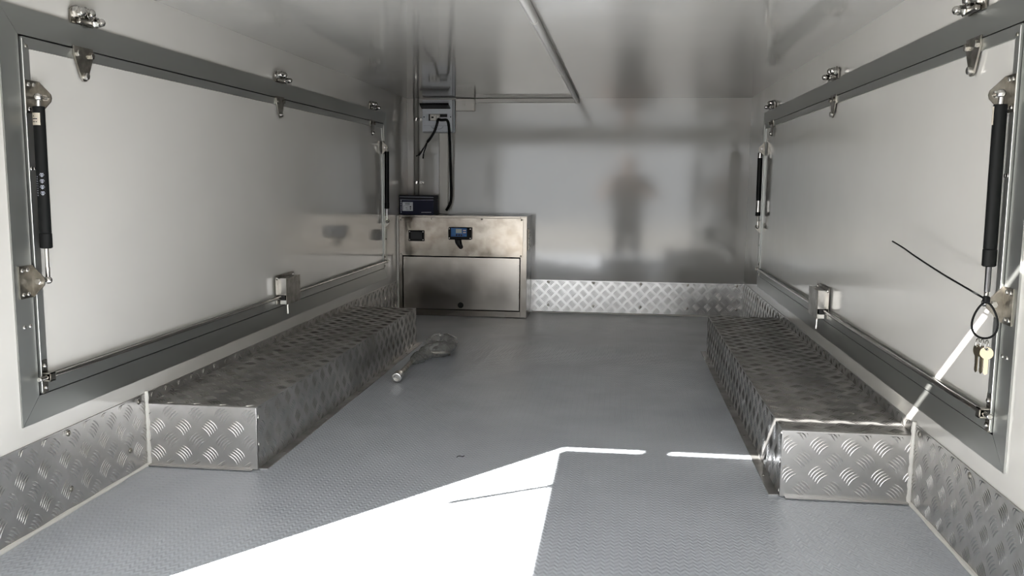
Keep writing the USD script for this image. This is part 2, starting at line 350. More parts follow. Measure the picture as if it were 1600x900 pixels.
# ------------------------------------------------------------------ hinges (3 a side): bolted base above the frame, tapered strap below
ORD = {0: 'nearest the open rear', 1: 'halfway along the hatch', 2: 'nearest the end wall'}
def hinge_base(S, y, k, where):
    t = thing('bolted_hinge', f'small steel hinge plate with domed nuts above the {where} hatch frame, {ORD[k]}', 'hinge', S.p(y, FZ1, 0))
    obj('plate', S.plate(Polygon([(y-.036, 1.136), (y+.05, 1.136), (y+.05, 1.15), (y+.03, 1.166), (y-.026, 1.174), (y-.036, 1.166)]), .004, .008), 'steel', t)
    obj('knuckle', S.box(y-.02, y+.052, 1.137, 1.149, .008, .020, .003), 'steel', t)
    for (dy, z, r, w) in ((-.016, 1.162, .0128, .008), (.021, 1.164, .0128, .008)):
        obj('dome_nut', acorn(S.p(y+dy, z, w), S.d(0, 0, 1), r, .024), 'chrome', t)
    obj('dome_nut', acorn(S.p(y+.040, 1.147, .020), S.d(0, 0, 1), .0105, .024), 'chrome', t)
def hinge_strap(S, y, k, where):
    t = thing('strap_hinge', f'tapered steel hinge strap on the {where} hatch leaf, {ORD[k]}', 'hinge strap', S.p(y, 1.0, 0))
    obj('strap', S.plate(Polygon([(y-.036, 1.084), (y+.036, 1.084), (y+.036, 1.062), (y+.012, 1.012), (y+.006, 1.006), (y-.006, 1.006), (y-.012, 1.012), (y-.036, 1.062)]), .0085, .0125), 'steel', t)
    for dy in (-.026, .026):
        obj('bolt', lathe(S.p(y+dy, 1.068, .0125), S.d(0, 0, 1), [(0, .0085), (.006, .0085), (.0075, .0065)], 6), 'steel', t)
    obj('bolt', lathe(S.p(y, 1.018, .0125), S.d(0, 0, 1), [(0, .0085), (.007, .0085), (.0085, .0065)], 12), 'rivet', t)
for S, where in ((LEFT, 'left'), (RIGHT, 'right')):
    for k, y in enumerate((1.941, 3.134, 4.350)):
        hinge_base(S, y, k, where); hinge_strap(S, y, k, where)

# ------------------------------------------------------------------ gas struts and their brackets
def bracket(S, e, upper, where, near):
    """e = +1 at the near end of the hatch, -1 at the far end (mirrored); u = distance from the hatch's end gap, into the leaf"""
    Y = lambda u: (IY0 + u) if e > 0 else (IY1 - u)
    z = .952 if upper else .557; u0, u1 = (.005, .049) if upper else (-.044, -.001); w0 = .0082 if upper else .0042
    t = thing('strut_bracket', f'steel angle bracket for the {"top" if upper else "foot"} of the gas strut, {near} of the {where} hatch', 'bracket', S.p(Y((u0+u1)/2), z, 0))
    y0, y1 = sorted((Y(u0), Y(u1)))
    plate = S.plate(sbox(y0, z-.035, y1, z+.035), w0, w0+.0025)
    ys = sorted((Y(u1), Y(u1)-e*.0025))
    tri = Polygon([(w0, z-.034), (w0, z+.034), (w0+.004, z+.034), (w0+.030, z+.008), (w0+.032, z), (w0+.030, z-.008), (w0+.004, z-.034)])
    fl = extrude(tri, .0025); M = np.eye(4); M[:3, 0], M[:3, 1], M[:3, 2], M[:3, 3] = (-S.sg, 0, 0), (0, 0, 1), (0, 1, 0), (S.sg, ys[0], 0)
    fl.apply_transform(M)
    if fl.volume < 0: fl.invert()
    obj('plate', [plate, fl], 'steel', t)
    for du in (.010, .026):
        for dz in (-.026, .026):
            uu = u0 + du; obj('rivet', dome(S.p(Y(uu), z+dz, w0+.0025), S.d(0, 0, 1), .0045, .003), 'rivet', t)
    dirn = -1 if upper else 1                                           # the ball stud points away from (upper) or into (foot) the hatch
    st = S.p(Y(u1), z, w0+.019); dv = np.array([0, e*dirn, 0])
    obj('ball_stud', cat([lathe(st, dv, [(0, .0075), (.006, .0075)], 6), lathe(st+dv*.006, dv, [(0, .0035), (.014, .0035)], 10)]), 'chrome', t)
    obj('nut', lathe(st - dv*.0025, -dv, [(0, .0075), (.006, .0075), (.008, .006)], 6), 'rivet', t)
def strut(S, e, where, near, style):
    Y = lambda u: (IY0 + u) if e > 0 else (IY1 - u)
    A, B = S.p(Y(.020), .952, .028), S.p(Y(.021), .557, .026); d = (B-A)/np.linalg.norm(B-A); L = np.linalg.norm(B-A)
    t = thing('gas_strut', style[0], 'gas strut', B)
    at = lambda s: A + d*s
    r = .0122
    if style[1] == 'long':                                # black cylinder, bare rod below
        obj('cylinder', lathe(at(.020), d, [(0, r-.001), (.001, r), (.27, r), (.271, r-.0006), (.273, r+.0006), (.303, r+.0006), (.305, r-.002)], 24), 'black', t)
        obj('piston_rod', rod(at(.305), at(L-.02), .0045 if S.sg < 0 else .0055), 'chrome' if S.sg < 0 else 'dark_rod', t)
    else:                                                 # silver collars at both ends of the black cylinder
        obj('cylinder', lathe(at(.045), d, [(0, r), (.215, r)], 24), 'black', t)
        obj('collar', lathe(at(.018), d, [(0, r-.002), (.002, r-.0005), (.027, r-.0005)], 20), 'chrome', t, label='bare silver collar')
        obj('collar', lathe(at(.26), d, [(0, r-.0005), (.058, r-.0005)], 20), 'chrome', t, label='bare silver collar')
        obj('end_cap', lathe(at(.318), d, [(0, r+.001), (.018, r+.001), (.02, r-.003)], 20), 'black', t)
        obj('piston_rod', rod(at(.338), at(L-.02), .0048), 'steel', t)
    obj('ball_socket', cat([lathe(at(.004), d, [(0, .005), (.016, .0052)], 12), ball(A, .0085)]), 'rivet', t)
    obj('ball_socket', cat([lathe(at(L-.028), d, [(0, .0052), (.022, .0048)], 12), ball(B, .0088)]), 'chrome', t)
    if e > 0 and S.sg < 0:
        # pale label wrapped half round the tube, facing the open rear
        def wrap(s0, s1, a0, a1, rr, n=14):
            a, b, dd = np.array([0, -1., 0]), -np.sign(S.sg)*np.array([1., 0, 0]), d
            th = np.linspace(a0, a1, n); V = []; F = []
            for q in (rr, rr+.0004):
                for s in (s0, s1): V += [at(s) + q*(math.cos(x)*a + math.sin(x)*b) for x in th]
            for i in range(n-1):
                o2 = 2*n
                F += [[i, i+1, n+i+1], [i, n+i+1, n+i], [o2+i, o2+n+i+1, o2+i+1], [o2+i, o2+n+i, o2+n+i+1]]
            m = trimesh.Trimesh(V, F, process=False); return m
        def two(m): f2 = m.faces[:, ::-1]; return trimesh.Trimesh(np.vstack([m.vertices, m.vertices]), np.vstack([m.faces, f2+len(m.vertices)]), process=False)
        obj('label', two(wrap(.034, .060, -.9, .75, r+.0002)), 'cream_paper', t, label='cream paper label with small print')
        for k, (s0, a0, a1) in enumerate(((.040, -.45, -.25), (.046, -.55, .3), (.052, -.5, -.1), (.052, .05, .25))):
            obj('print', two(wrap(s0, s0+.0018, a0, a1, r+.0008, 6)), 'ink', t)
        pr = []
        for k in range(4):                                # four large characters and two columns of small ones, as short strokes
            s0 = .162 + k*.013
            pr += [wrap(s0, s0+.0016, .25, .80, r+.0003, 5), wrap(s0+.003, s0+.0042, .15, .9, r+.0003, 5), wrap(s0+.0055, s0+.0072, .3, .75, r+.0003, 5), wrap(s0, s0+.0088, .48, .58, r+.0003, 4)]
        for k in range(9):
            s0 = .168 + k*.005
            pr += [wrap(s0, s0+.003, -.28, -.20, r+.0003, 3), wrap(s0, s0+.0024, -.55, -.48, r+.0003, 3)]
        obj('print', two(cat(pr)), 'print_grey', t, label='white printed characters running down the tube')
    if e > 0 and S.sg > 0:
        th = np.linspace(1.3, 2.6, 8); a, b = np.array([0, -1., 0]), np.array([-1., 0, 0]); V = []
        for q in (r+.0002, r+.0006):
            for s in (.024, .058): V += [at(s) + q*(math.cos(x)*a + math.sin(x)*b) for x in th]
        F = []
        for i in range(7):
            for o2 in (0, 16): F += [[o2+i, o2+i+1, o2+9+i], [o2+i, o2+9+i, o2+8+i], [o2+i, o2+9+i, o2+i+1], [o2+i, o2+8+i, o2+9+i]]
        obj('label', trimesh.Trimesh(V, F, process=False), 'cream_paper', t, smooth=False, label='pale paper label')
for S, where in ((LEFT, 'left'), (RIGHT, 'right')):
    for e, near in ((1, 'near end'), (-1, 'far end')):
        bracket(S, e, True, where, near); bracket(S, e, False, where, near)
strut(LEFT, 1, 'left', 'near', ('black gas strut with a cream label and white print, near end of the left hatch', 'long'))
strut(LEFT, -1, 'left', 'far', ('slim black gas strut above the steel cabinet, far end of the left hatch', 'long'))
strut(RIGHT, 1, 'right', 'near', ('black gas strut with keys tied to its foot, near end of the right hatch', 'long'))
strut(RIGHT, -1, 'right', 'far', ('black gas strut with bare silver collars, far end of the right hatch', 'short'))

# ------------------------------------------------------------------ hatch latch with lock rods and rod guides
def latch(S, where):
    t = thing('hatch_latch', f'boxy steel slam latch with long lock rods on the foot of the {where} hatch', 'latch', S.p(3.14, .34, 0))
    obj('back_plate', S.plate(sbox(3.05, .345, 3.235, .424).union(sbox(3.05, .318, 3.075, .345)), .0085, .0105), 'steel', t)
    for y in (3.062, 3.222): obj('bolt', dome(S.p(y, .414, .0105), S.d(0, 0, 1), .006, .005), 'rivet', t)
    w0, w1, y0, y1 = .0107, .040, 3.075, 3.215
    obj('case', [S.box(y0, y0+.002, .350, .4135, w0, w1), S.box(y1-.002, y1, .332, .4135, w0, w1), S.box(y0+.002, y1-.002, .4115, .4135, w0, w1), S.box(y0, y0+.002, .316, .330, w0+.006, w1)], 'rivet', t, label='bright folded sides of the latch')
    obj('cover', S.box(y0-.001, y1+.001, .314, .4145, w1, w1+.002, .0006), 'steel', t)
    obj('bolt_block', S.box(y0+.002, y0+.03, .330, .352, w0, w1-.006), 'dark_gap', t)
    obj('release_pin', rod(S.p(3.10, .325, .034), S.p(3.10, .276, .036), .0048), 'rivet', t)
    for k, (a, b) in enumerate(((1.706, y0+.004), (y1-.004, 4.600))):
        obj('lock_rod', rod(S.p(a, .342, .0195), S.p(b, .342, .0195), .0055, 12), 'chrome', t)
    for yy, near in ((1.742, 'near'), (4.556, 'far')):
        g = thing('rod_guide', f'small steel guide holding the lock rod at the {near} foot of the {where} hatch', 'rod guide', S.p(yy, .34, 0))
        obj('strap', [S.plate(sbox(yy-.008, .305, yy+.008, .332), .0082, .0102), S.plate(sbox(yy-.008, .352, yy+.008, .379), .0082, .0102), S.box(yy-.008, yy+.008, .3325, .3352, .0082, .029), S.box(yy-.008, yy+.008, .3488, .3515, .0082, .029), S.box(yy-.008, yy+.008, .3325, .3515, .0262, .029)], 'steel', g)
        for z in (.317, .366): obj('screw', dome(S.p(yy, z, .0102), S.d(0, 0, 1), .0055, .004), 'rivet', g)
latch(LEFT, 'left'); latch(RIGHT, 'right')

# ------------------------------------------------------------------ steel cabinet in the far left corner
CY = 4.868
def cabinet():
    t = thing('cabinet', 'low brushed stainless steel cabinet in the far left corner', 'cabinet', (-.62, 5.0, 0))
    x0, x1, z1 = -.996, -.247, .581
    obj('body', [bx(x0, x1, CY+.022, YB-.001, .002, z1-.003), bx(x0, x1, CY+.004, YB-.001, z1-.003, z1)], 'stainless', t)
    obj('front_frame', [bx(x0, x0+.026, CY, CY+.022, .002, z1-.003, .001), bx(x1-.036, x1, CY, CY+.022, .002, z1-.003, .001), bx(x0+.026, x1-.036, CY, CY+.022, .002, .036, .001), bx(x0+.026, x1-.036, CY, CY+.022, z1-.012, z1-.003, .001)], 'stainless', t)
    obj('control_panel', bx(x0+.010, x1-.022, CY-.003, CY-.0002, .349, .569, .0008), 'stainless_panel', t, label='upper steel panel with fingerprints')
    for (x, z) in ((-.976, .555), (-.795, .562), (-.505, .563), (-.277, .562), (-.974, .357), (-.280, .357)):
        obj('screw', dome((x, CY-.003, z), (0, -1, 0), .0055, .003), 'steel', t)
    obj('door_gap_shade', bx(x0+.026, x1-.036, CY+.018, CY+.0215, .036, .349), 'dark_gap', t, label='dark sheet standing in for shade in the gap around the door')  # dark backing painted in as the shade around the door
    d = obj('door', bx(x0+.030, x1-.040, CY+.0005, CY+.02, .040, .344, .002), 'stainless_door', t, label='lower steel door with a round finger hole')
    obj('finger_hole', lathe((-.628, CY+.0004, .066), (0, -1, 0), [(0, .017), (.001, .017), (.002, .015)], 24), 'black', d, label='round black finger hole')
    for k, z in enumerate((.25, .262, .274, .286)): obj('hinge_pin', bx(x0+.030, x0+.034, CY-.0012, CY+.0004, z, z+.006), 'chrome', d)
    for z in (.12, .16, .2, .24, .27, .30): obj('hinge_pin', bx(x1-.048, x1-.044, CY-.001, CY+.0004, z, z+.007), 'steel', d)
    lv = obj('side_vent', bx(x1, x1+.004, 4.925, 5.0, .385, .512, .001), 'stainless', t)
    for k in range(7): obj('louvre', bx(x1+.004, x1+.0065, 4.93, 4.995, .394+k*.016, .401+k*.016), 'steel', lv)
    obj('sealant_bead', sweep(spline([(-.997, CY-.004, .005), (-.997, CY-.004, .3), (-.997, CY-.004, .578)], 20), .0065), 'sealant', t, label='white sealant bead against the side wall')
    m = thing('meter', 'small black meter plate with four screws on the cabinet', 'meter', (-.885, CY-.004, .433))
    obj('plate', bx(-.931, -.839, CY-.011, CY-.0032, .433, .495, .002), 'black', m)
    obj('screen', bx(-.917, -.853, CY-.012, CY-.011, .444, .484), 'smoked', m)
    for x in (-.924, -.846):
        for z in (.441, .487): obj('screw', dome((x, CY-.011, z), (0, -1, 0), .0035, .002), 'rivet', m)
    for k in range(3): obj('mark', bx(-.88, -.858, CY-.0123, CY-.012, .452+k*.01, .453+k*.01), 'smoked', m)
    c = thing('charge_controller', 'blue and black charge controller with a small screen on the cabinet', 'charge controller', (-.628, CY, .446))
    obj('case', bx(-.695, -.562, CY-.030, CY-.0032, .446, .516, .004), 'black', c)
    obj('face', bx(-.679, -.586, CY-.033, CY-.030, .464, .513, .002), 'controller_blue', c, label='blue front face')
    obj('screen', bx(-.650, -.616, CY-.0345, CY-.033, .484, .508, .001), 'lcd', c, label='grey display')
    obj('screen_mark', [bx(-.642, -.634, CY-.035, CY-.0345, .494, .503), bx(-.630, -.620, CY-.035, CY-.0345, .490, .492)], 'grey_plastic_dark', c)
    for z in (.497, .485): obj('socket', bx(-.608, -.591, CY-.0345, CY-.033, z, z+.006), 'white_plastic', c, label='pale socket')
    for x in (-.645, -.631, -.617): obj('button', lathe((x, CY-.033, .473), (0, -1, 0), [(0, .0052), (.0025, .0048)], 14), 'smoked', c, label='dark round button')
    for x in (-.674, -.665, -.657): obj('mark', bx(x, x+.0045, CY-.0335, CY-.033, .474, .508), 'print_blue', c)
    obj('mark', [bx(-.600, -.588, CY-.0335, CY-.033, .469, .474)], 'print_blue', c)
    for x in (-.689, -.568):
        for z in (.455, .508): obj('screw', dome((x, CY-.030, z), (0, -1, 0), .004, .002), 'rivet', c)
    g = thing('cable_tail', 'short thick black cable bundle from the controller into the cabinet', 'cable', (-.635, CY, .405))
    for k in range(3):
        o = (k-1)*.010
        obj('wire', sweep(spline([(-.642+o, CY-.018, .446), (-.640+o*.9, CY-.022, .430), (-.633+o*.7, CY-.020, .414), (-.627+o*.5, CY-.004, .404)], 14), .0065), 'black_rubber', g)
    obj('grommet', lathe((-.627, CY-.0032, .405), (0, -1, 0), [(0, .014), (.003, .013)], 20), 'black_rubber', g)
plain('print_blue', (.02, .17, .42), .5)
cabinet()
def carton():
    y0 = 4.90; t = thing('carton', 'small dark blue cardboard box with a pale label on the cabinet', 'box', (-.895, y0+.06, .581))
    x0, x1, z0, z1 = -.992, -.792, .5815, .694
    obj('body', bx(x0, x1, y0, y0+.12, z0, z1-.026, .0015), 'carton_blue', t)
    obj('lid', bx(x0-.0015, x1+.0015, y0-.0018, y0+.1218, z1-.025, z1, .0015), 'carton_dark', t)
    obj('stripe', bx(x0-.001, x1+.001, y0-.0022, y0-.0018, z1-.011, z1-.009), 'print_grey', t, label='thin pale line round the lid')
    obj('stripe', bx(x0+.001, x1-.001, y0-.0005, y0+.001, z1-.0265, z1-.0235), 'print_grey', t, label='thin pale line under the lid')
    obj('label', bx(x0+.016, x0+.078, y0-.0008, y0, .604, .655), 'paper', t, label='pale printed label')
    obj('print', [bx(x0+.032, x0+.060, y0-.0012, y0-.0008, .648, .6505), bx(x0+.032, x0+.060, y0-.0012, y0-.0008, .641, .644), bx(x0+.024, x0+.054, y0-.0012, y0-.0008, .634, .6352),
                  bx(x0+.022, x0+.0235, y0-.0012, y0-.0008, .608, .634), lathe((x0+.064, y0-.0008, .6275), (0, -1, 0), [(0, .005), (.0004, .005)], 12), bx(x0+.06, x0+.068, y0-.0012, y0-.0008, .612, .619),
                  bx(x0+.034, x0+.046, y0-.0012, y0-.0008, .620, .6225), bx(x0+.036, x0+.052, y0-.0012, y0-.0008, .612, .6135)], 'ink', t, label='dark print on the label')
    obj('print', [bx(x0+.005, x0+.0105, y0-.0006, y0, z0+.012+k*.011, z0+.018+k*.011+.001*(k % 3)) for k in range(7)], 'print_grey', t, label='column of tiny pale lettering')
    obj('print', [bx(x1-.072+k*.0075, x1-.067+k*.0075, y0-.0006, y0, z0+.013+k*.0002, z0+.0165+k*.0002+.0008*(k % 2)) for k in range(8)], 'print_grey', t, label='tiny pale lettering at the foot')
carton()

# ------------------------------------------------------------------ electrics on the end wall
def electrics():
    x0, x1, z0, z1 = -.893, -.716, 1.062, 1.252; yb = YB
    t = thing('distribution_box', 'grey distribution box with its smoked flap open on the end wall', 'distribution box', (-.80, yb, z0))
    obj('base', bx(x0-.010, x1+.010, yb-.030, yb, z0, z1, .006), 'grey_plastic_dark', t)
    f = yb-.062
    wnd = sbox(-.858, 1.128, -.745, 1.168)
    cov = sbox(x0, z0+.004, x1, z1-.004).difference(wnd); m = extrude(cov, .032); M = np.eye(4); M[:3, :3] = np.array([[1, 0, 0], [0, 0, 1], [0, 1, 0]]).T; M[:3, 3] = (0, f, 0)
    m.apply_transform(M)
    if m.volume < 0: m.invert()
    obj('cover', m, 'grey_plastic', t, smooth=False)
    obj('recess', bx(-.858, -.745, f+.016, f+.030, 1.128, 1.168), 'dark_gap', t, label='dark slot behind the breakers')
    br = obj('breaker', bx(-.848, -.812, f-.002, f+.015, 1.130, 1.166, .002), 'white_plastic', t)
    obj('switch', bx(-.838, -.826, f-.008, f-.002, 1.143, 1.152, .001), 'black', br)
    obj('terminal', lathe((-.822, f-.002, 1.160), (0, -1, 0), [(0, .003), (.001, .003)], 10), 'steel', br)
    br = obj('breaker', bx(-.811, -.790, f-.002, f+.015, 1.130, 1.166, .002), 'white_plastic', t)
    obj('terminal', lathe((-.800, f-.002, 1.160), (0, -1, 0), [(0, .003), (.001, .003)], 10), 'steel', br)
    obj('blank', bx(-.789, -.746, f+.002, f+.015, 1.129, 1.150, .001), 'grey_plastic', t, label='grey blanking strip')
    for k in range(3): obj('rib', bx(-.872+k*.006, -.869+k*.006, f-.0015, f, 1.128, 1.168), 'grey_plastic_dark', t)
    for x in (-.884, -.725): obj('screw', lathe((x, f, 1.15), (0, -1, 0), [(0, .004), (.001, .004)], 12), 'ink', t, label='dark cover screw')
    obj('step', [bx(x0+.006, x1-.006, f-.003, f, 1.098, 1.1012), sweep([(-.806+.036*math.sin(a)*1.0, f-.001, 1.099-.020*math.cos(a)) for a in np.linspace(-1.5, 1.5, 16)], .0018, 6)], 'grey_plastic_dark', t, label='moulded line and thumb notch')
    flap = extrude(Polygon([(0, 0), (.004, -.002), (.056, .014), (.062, .022), (.058, .026), (.052, .019), (0, .005)]), x1-x0-.006)
    M = np.eye(4); M[:3, 0], M[:3, 1], M[:3, 2], M[:3, 3] = (0, -1, 0), (0, 0, 1), (1, 0, 0), (x0-.004, f+.001, 1.199)
    flap.apply_transform(M)
    if flap.volume < 0: flap.invert()
    obj('flap', flap, 'smoked', t, smooth=False, label='smoked flap standing open')
    # cables
    c = thing('cable', 'short black cable with three loose cores hanging from the distribution box', 'cable', (-.83, f, 1.14))
    sp = spline([(-.797, f-.004, 1.138), (-.798, f-.022, 1.125), (-.808, f-.026, 1.085), (-.835, f-.02, 1.035), (-.862, f-.01, 1.005)], 26)
    obj('sheath', sweep(sp, .0075), 'black', c)
    for (a, b, cc) in (((-.895, f, .960), (-.925, f, .925), (-.933, f, .922)), ((-.89, f, .962), (-.908, f, .935), (-.918, f, .925)), ((-.875, f, .972), (-.888, f, .935), (-.891, f, .908))):
        w = obj('core', sweep(spline([sp[-1]+(.002, 0, .004), a, b, cc], 16), .0031, 6), 'black', c)
        obj('core_tip', rod(b, cc, .0042), 'black', w)
    c = thing('cable', 'long black cable hanging from the distribution box down behind the cabinet', 'cable', (-.75, f, .6))
    obj('sheath', sweep(spline([(-.790, f-.004, 1.134), (-.775, f-.014, 1.131), (-.748, f-.014, 1.133), (-.738, f-.012, 1.120), (-.731, f-.010, 1.06), (-.729, f+.004, .98), (-.729, f+.02, .85), (-.727, f+.03, .70), (-.730, f+.030, .66), (-.742, f+.020, .625), (-.752, f+.004, .605)], 60), .0078), 'black', c)
    # junction plate, ducts, conduit
    g = thing('switch_plate', 'square white blank switch plate under the ceiling', 'switch plate', (-.645, yb, 1.187))
    obj('box', bx(-.702, -.588, yb-.030, yb, 1.187, 1.259, .004), 'white_plastic', g)
    obj('front_plate', bx(-.700, -.590, yb-.034, yb-.030, 1.189, 1.257, .003), 'white_plastic', g)
    obj('centre_button', lathe((-.645, yb-.034, 1.226), (0, -1, 0), [(0, .007), (.0015, .006)], 16), 'white_plastic', g)
    obj('cable_duct', bx(-.586, -.002, yb-.018, yb, 1.236, H-.001, .003), 'white_plastic', label='thin white cable duct along the top of the end wall', category='cable duct')
    obj('cable_duct', bx(-.803, -.749, yb-.022, yb, .582, 1.060, .003), 'white_plastic', label='wide white cable duct from the distribution box down to the cabinet', category='cable duct')
    c = thing('conduit', 'grey conduit pipe up the end wall beside the distribution box', 'conduit', (-.941, yb-.018, .581))
    obj('pipe', sweep(spline([(-.941, yb-.018, .5815), (-.942, yb-.018, .8), (-.941, yb-.018, 1.12), (-.944, yb-.018, 1.18), (-.941, yb-.018, H)], 30), .0155, 14), 'conduit', c)
    for z in (1.139, .767):
        s = obj('saddle_clip', cat([lathe((-.941, yb-.018, z-.008), (0, 0, 1), [(0, .0168), (.016, .0168)], 16), bx(-.924, -.898, yb-.004, yb, z-.009, z+.009, .001)]), 'rivet', c)
        obj('screw', dome((-.908, yb-.004, z), (0, -1, 0), .006, .005), 'chrome', s)
electrics()
def ceiling_lamp():
    t = thing('ceiling_lamp', 'unlit slim white tube lamp running along the middle of the ceiling', 'lamp', (0, 3.0, H))
    obj('housing', bx(.003, .0205, 1.3, 5.10, H-.017, H-.001, .002), 'light_housing', t)
    for a, b in ((1.35, 2.57), (2.575, 3.82), (3.825, 5.10)):
        obj('tube', rod((.0112, a, H-.0165), (.0112, b, H-.0165), .0105, 18), 'lens_plastic', t)
    for y in (2.5725, 3.8225):
        obj('joint_ring', lathe((.0112, y-.004, H-.0165), (0, 1, 0), [(0, .0114), (.008, .0114)], 18), 'white_plastic', t)
    obj('end_cap', bx(-.001, .024, 5.10, YB-.001, H-.030, H-.001, .003), 'white_plastic', t)
ceiling_lamp()

# ------------------------------------------------------------------ wrench half in its plastic bag
def wrench():
    t = thing('wheel_wrench', 'steel wheel wrench lying on the floor, its handle in clear plastic', 'wrench', (-.575, 3.4, 0))
    z = .0205; d = np.array([-.02, .42, 0.]); d /= np.linalg.norm(d); p0 = np.array([-.573, 3.20, z])
    obj('socket', lathe(p0, d, [(.012, .0085), (.0005, .0105), (0, .014), (.001, .0175), (.004, .0195), (.052, .0190), (.066, .013), (.07, .0105)], 24), 'chrome', t)
    obj('socket_bore', lathe(p0 + d*.0122, d, [(0, .0082), (.003, .0082)], 6), 'steel', t)
    e = p0 + d*.47
    obj('shaft', sweep(spline([p0+d*.066, p0+d*.2, e, e+(.015, .035, .0), e+(.07, .06, -.004), e+(.13, .07, -.008)], 40), .0098, 14), 'steel', t)
    b = thing('plastic_bag', 'crumpled clear plastic bag around the handle of the wheel wrench', 'plastic bag', (-.55, 3.72, 0))
    def blob(path, rad, n=40, seed=0):
        c = spline(path, n); m = sweep(c, np.interp(np.linspace(0, 1, n), np.linspace(0, 1, len(rad)), rad), 22)
        v = m.vertices.copy(); nn = m.vertex_normals
        k = meshkit.fbm(v*38, 4, seed) - .5; k2 = np.abs(meshkit.noise(v*70, seed+9)-.5)
        v += nn*(k*.030 - k2*.012)[:, None]; v[:, 2] = np.maximum(v[:, 2], .0015 + .001*np.abs(k)); m.vertices = v
        return m
    obj('film', blob([(-.585, 3.50, .022), (-.575, 3.58, .024), (-.545, 3.66, .034), (-.500, 3.72, .036), (-.470, 3.80, .030)], [.016, .026, .034, .038, .020], 44, 3), 'plastic_film', b, smooth=50)
    obj('loose_end', blob([(-.478, 3.76, .030), (-.485, 3.88, .034), (-.535, 3.97, .036), (-.590, 3.99, .030), (-.615, 3.93, .024)], [.016, .020, .026, .024, .012], 44, 8), 'plastic_film', b, smooth=50)
wrench()
obj('debris', sweep(spline([(-.172, 2.335, .003), (-.166, 2.345, .004), (-.158, 2.343, .003), (-.154, 2.352, .003)], 10), .0012, 6), 'ink', label='tiny dark curl of debris on the bare floor', category='debris')

# ------------------------------------------------------------------ cable tie and keys on the near right strut
def keys():
    x = .962; cy, cz = 1.697, .530
    t = thing('cable_tie', 'black cable tie looped round the strut foot with a long loose tail', 'cable tie', (x, cy, cz))
    th = np.linspace(0, 2*np.pi, 40)
    loop = np.array([(x - .008 - .019*math.sin(a)*(1.0-.3*math.cos(a)), cy + .008*math.sin(a)*(1.0-.3*math.cos(a)), cz + .034*math.cos(a)) for a in th])
    obj('loop', sweep(loop, .0022, 6), 'black', t)
    obj('tail', sweep(spline([(x-.008, cy+.01, cz+.040), (x-.012, 1.76, .578), (x-.02, 1.912, .599), (x-.022, 2.06, .6195), (x-.02, 2.149, .631), (x-.018, 2.244, .641)], 40), .0019, 6), 'black', t)
    obj('head', bx(x-.013, x-.003, cy-.006, cy+.008, cz+.033, cz+.046, .002), 'black', t)
    for k, (dy, dx) in enumerate(((.013, -.004), (0., 0.), (-.013, .004))):
        lab = ('brass key hanging furthest from the open rear on the black cable tie', 'brass key hanging in the middle of three on the black cable tie', 'brass key hanging closest to the open rear on the black cable tie')[k]
        kk = thing('key', lab, 'key', (x-.012+dx, cy+dy, cz-.036))
        c = np.array([x-.010+dx, cy+dy*.8, cz-.045])
        obj('ring', trimesh.creation.torus(.009, .0011, 20, 6).apply_transform(trimesh.transformations.rotation_matrix(math.pi/2, [0, 1, 0]) @ trimesh.transformations.rotation_matrix(.7, [1, 0, 0])).apply_translation(c), 'chrome', kk)
        bow = Point(0, 0).buffer(.0115, 16).difference(Point(0, .0075).buffer(.003, 8))
        blade = Polygon([(-.0038, -.010), (-.0038, -.038), (0, -.042), (.0038, -.038), (.0038, -.032), (.0026, -.030), (.0038, -.028), (.0030, -.025), (.0038, -.022), (.0038, -.010)])
        m = extrude(bow.union(blade), .0022)
        ang = math.radians((98, 104, 150)[k])              # the three keys hang turned by different amounts
        u = np.array([math.cos(ang), math.sin(ang), 0]); w = np.cross(u, [0, 0, 1])
        obj('blade', place(m, np.array([x-.010+dx, cy+dy, cz-.060]), u, (0, 0, 1), w), 'brass', kk, smooth=False)
keys()

# ------------------------------------------------------------------ outside: raised rear hatch, its stay and hinges, sill, ground
def outside():
    t = thing('door_3', 'white rear hatch raised level over the open rear', 'hatch', (0, .92, ZT), kind='structure')
    obj('leaf', bx(-1.019, 1.05, -.25, 0.945, ZT+.001, ZT+.031), 'white_panel', t, smooth=False)
    for x in (-.748, .748):
        obj('hinge', bx(x-.028, x+.028, .905, 1.0, ZT+.004, ZT+.036, .002), 'steel', t)
    s = thing('gas_strut', 'gas strut holding up the rear hatch at the left', 'gas strut', (-.99, 1.0, .69))
    a, b = np.array([-.992, .998, .690]), np.array([-.992, .69, 1.166]); d = b-a
    obj('piston_rod', rod(a, a+d*.5, .0045), 'chrome', s); obj('cylinder', rod(a+d*.45, b, .0105), 'black', s)
    obj('ground', bx(-14, 14, -16, 12, -.62, -.55), 'concrete', label='dark asphalt ground outside the rear opening', category='ground', kind='structure')
    obj('rear_sill', bx(-1.06, 1.06, Y0-.012, Y0, -.10, .0, .001), 'steel', label='steel sill along the rear edge of the floor', category='sill')
outside()

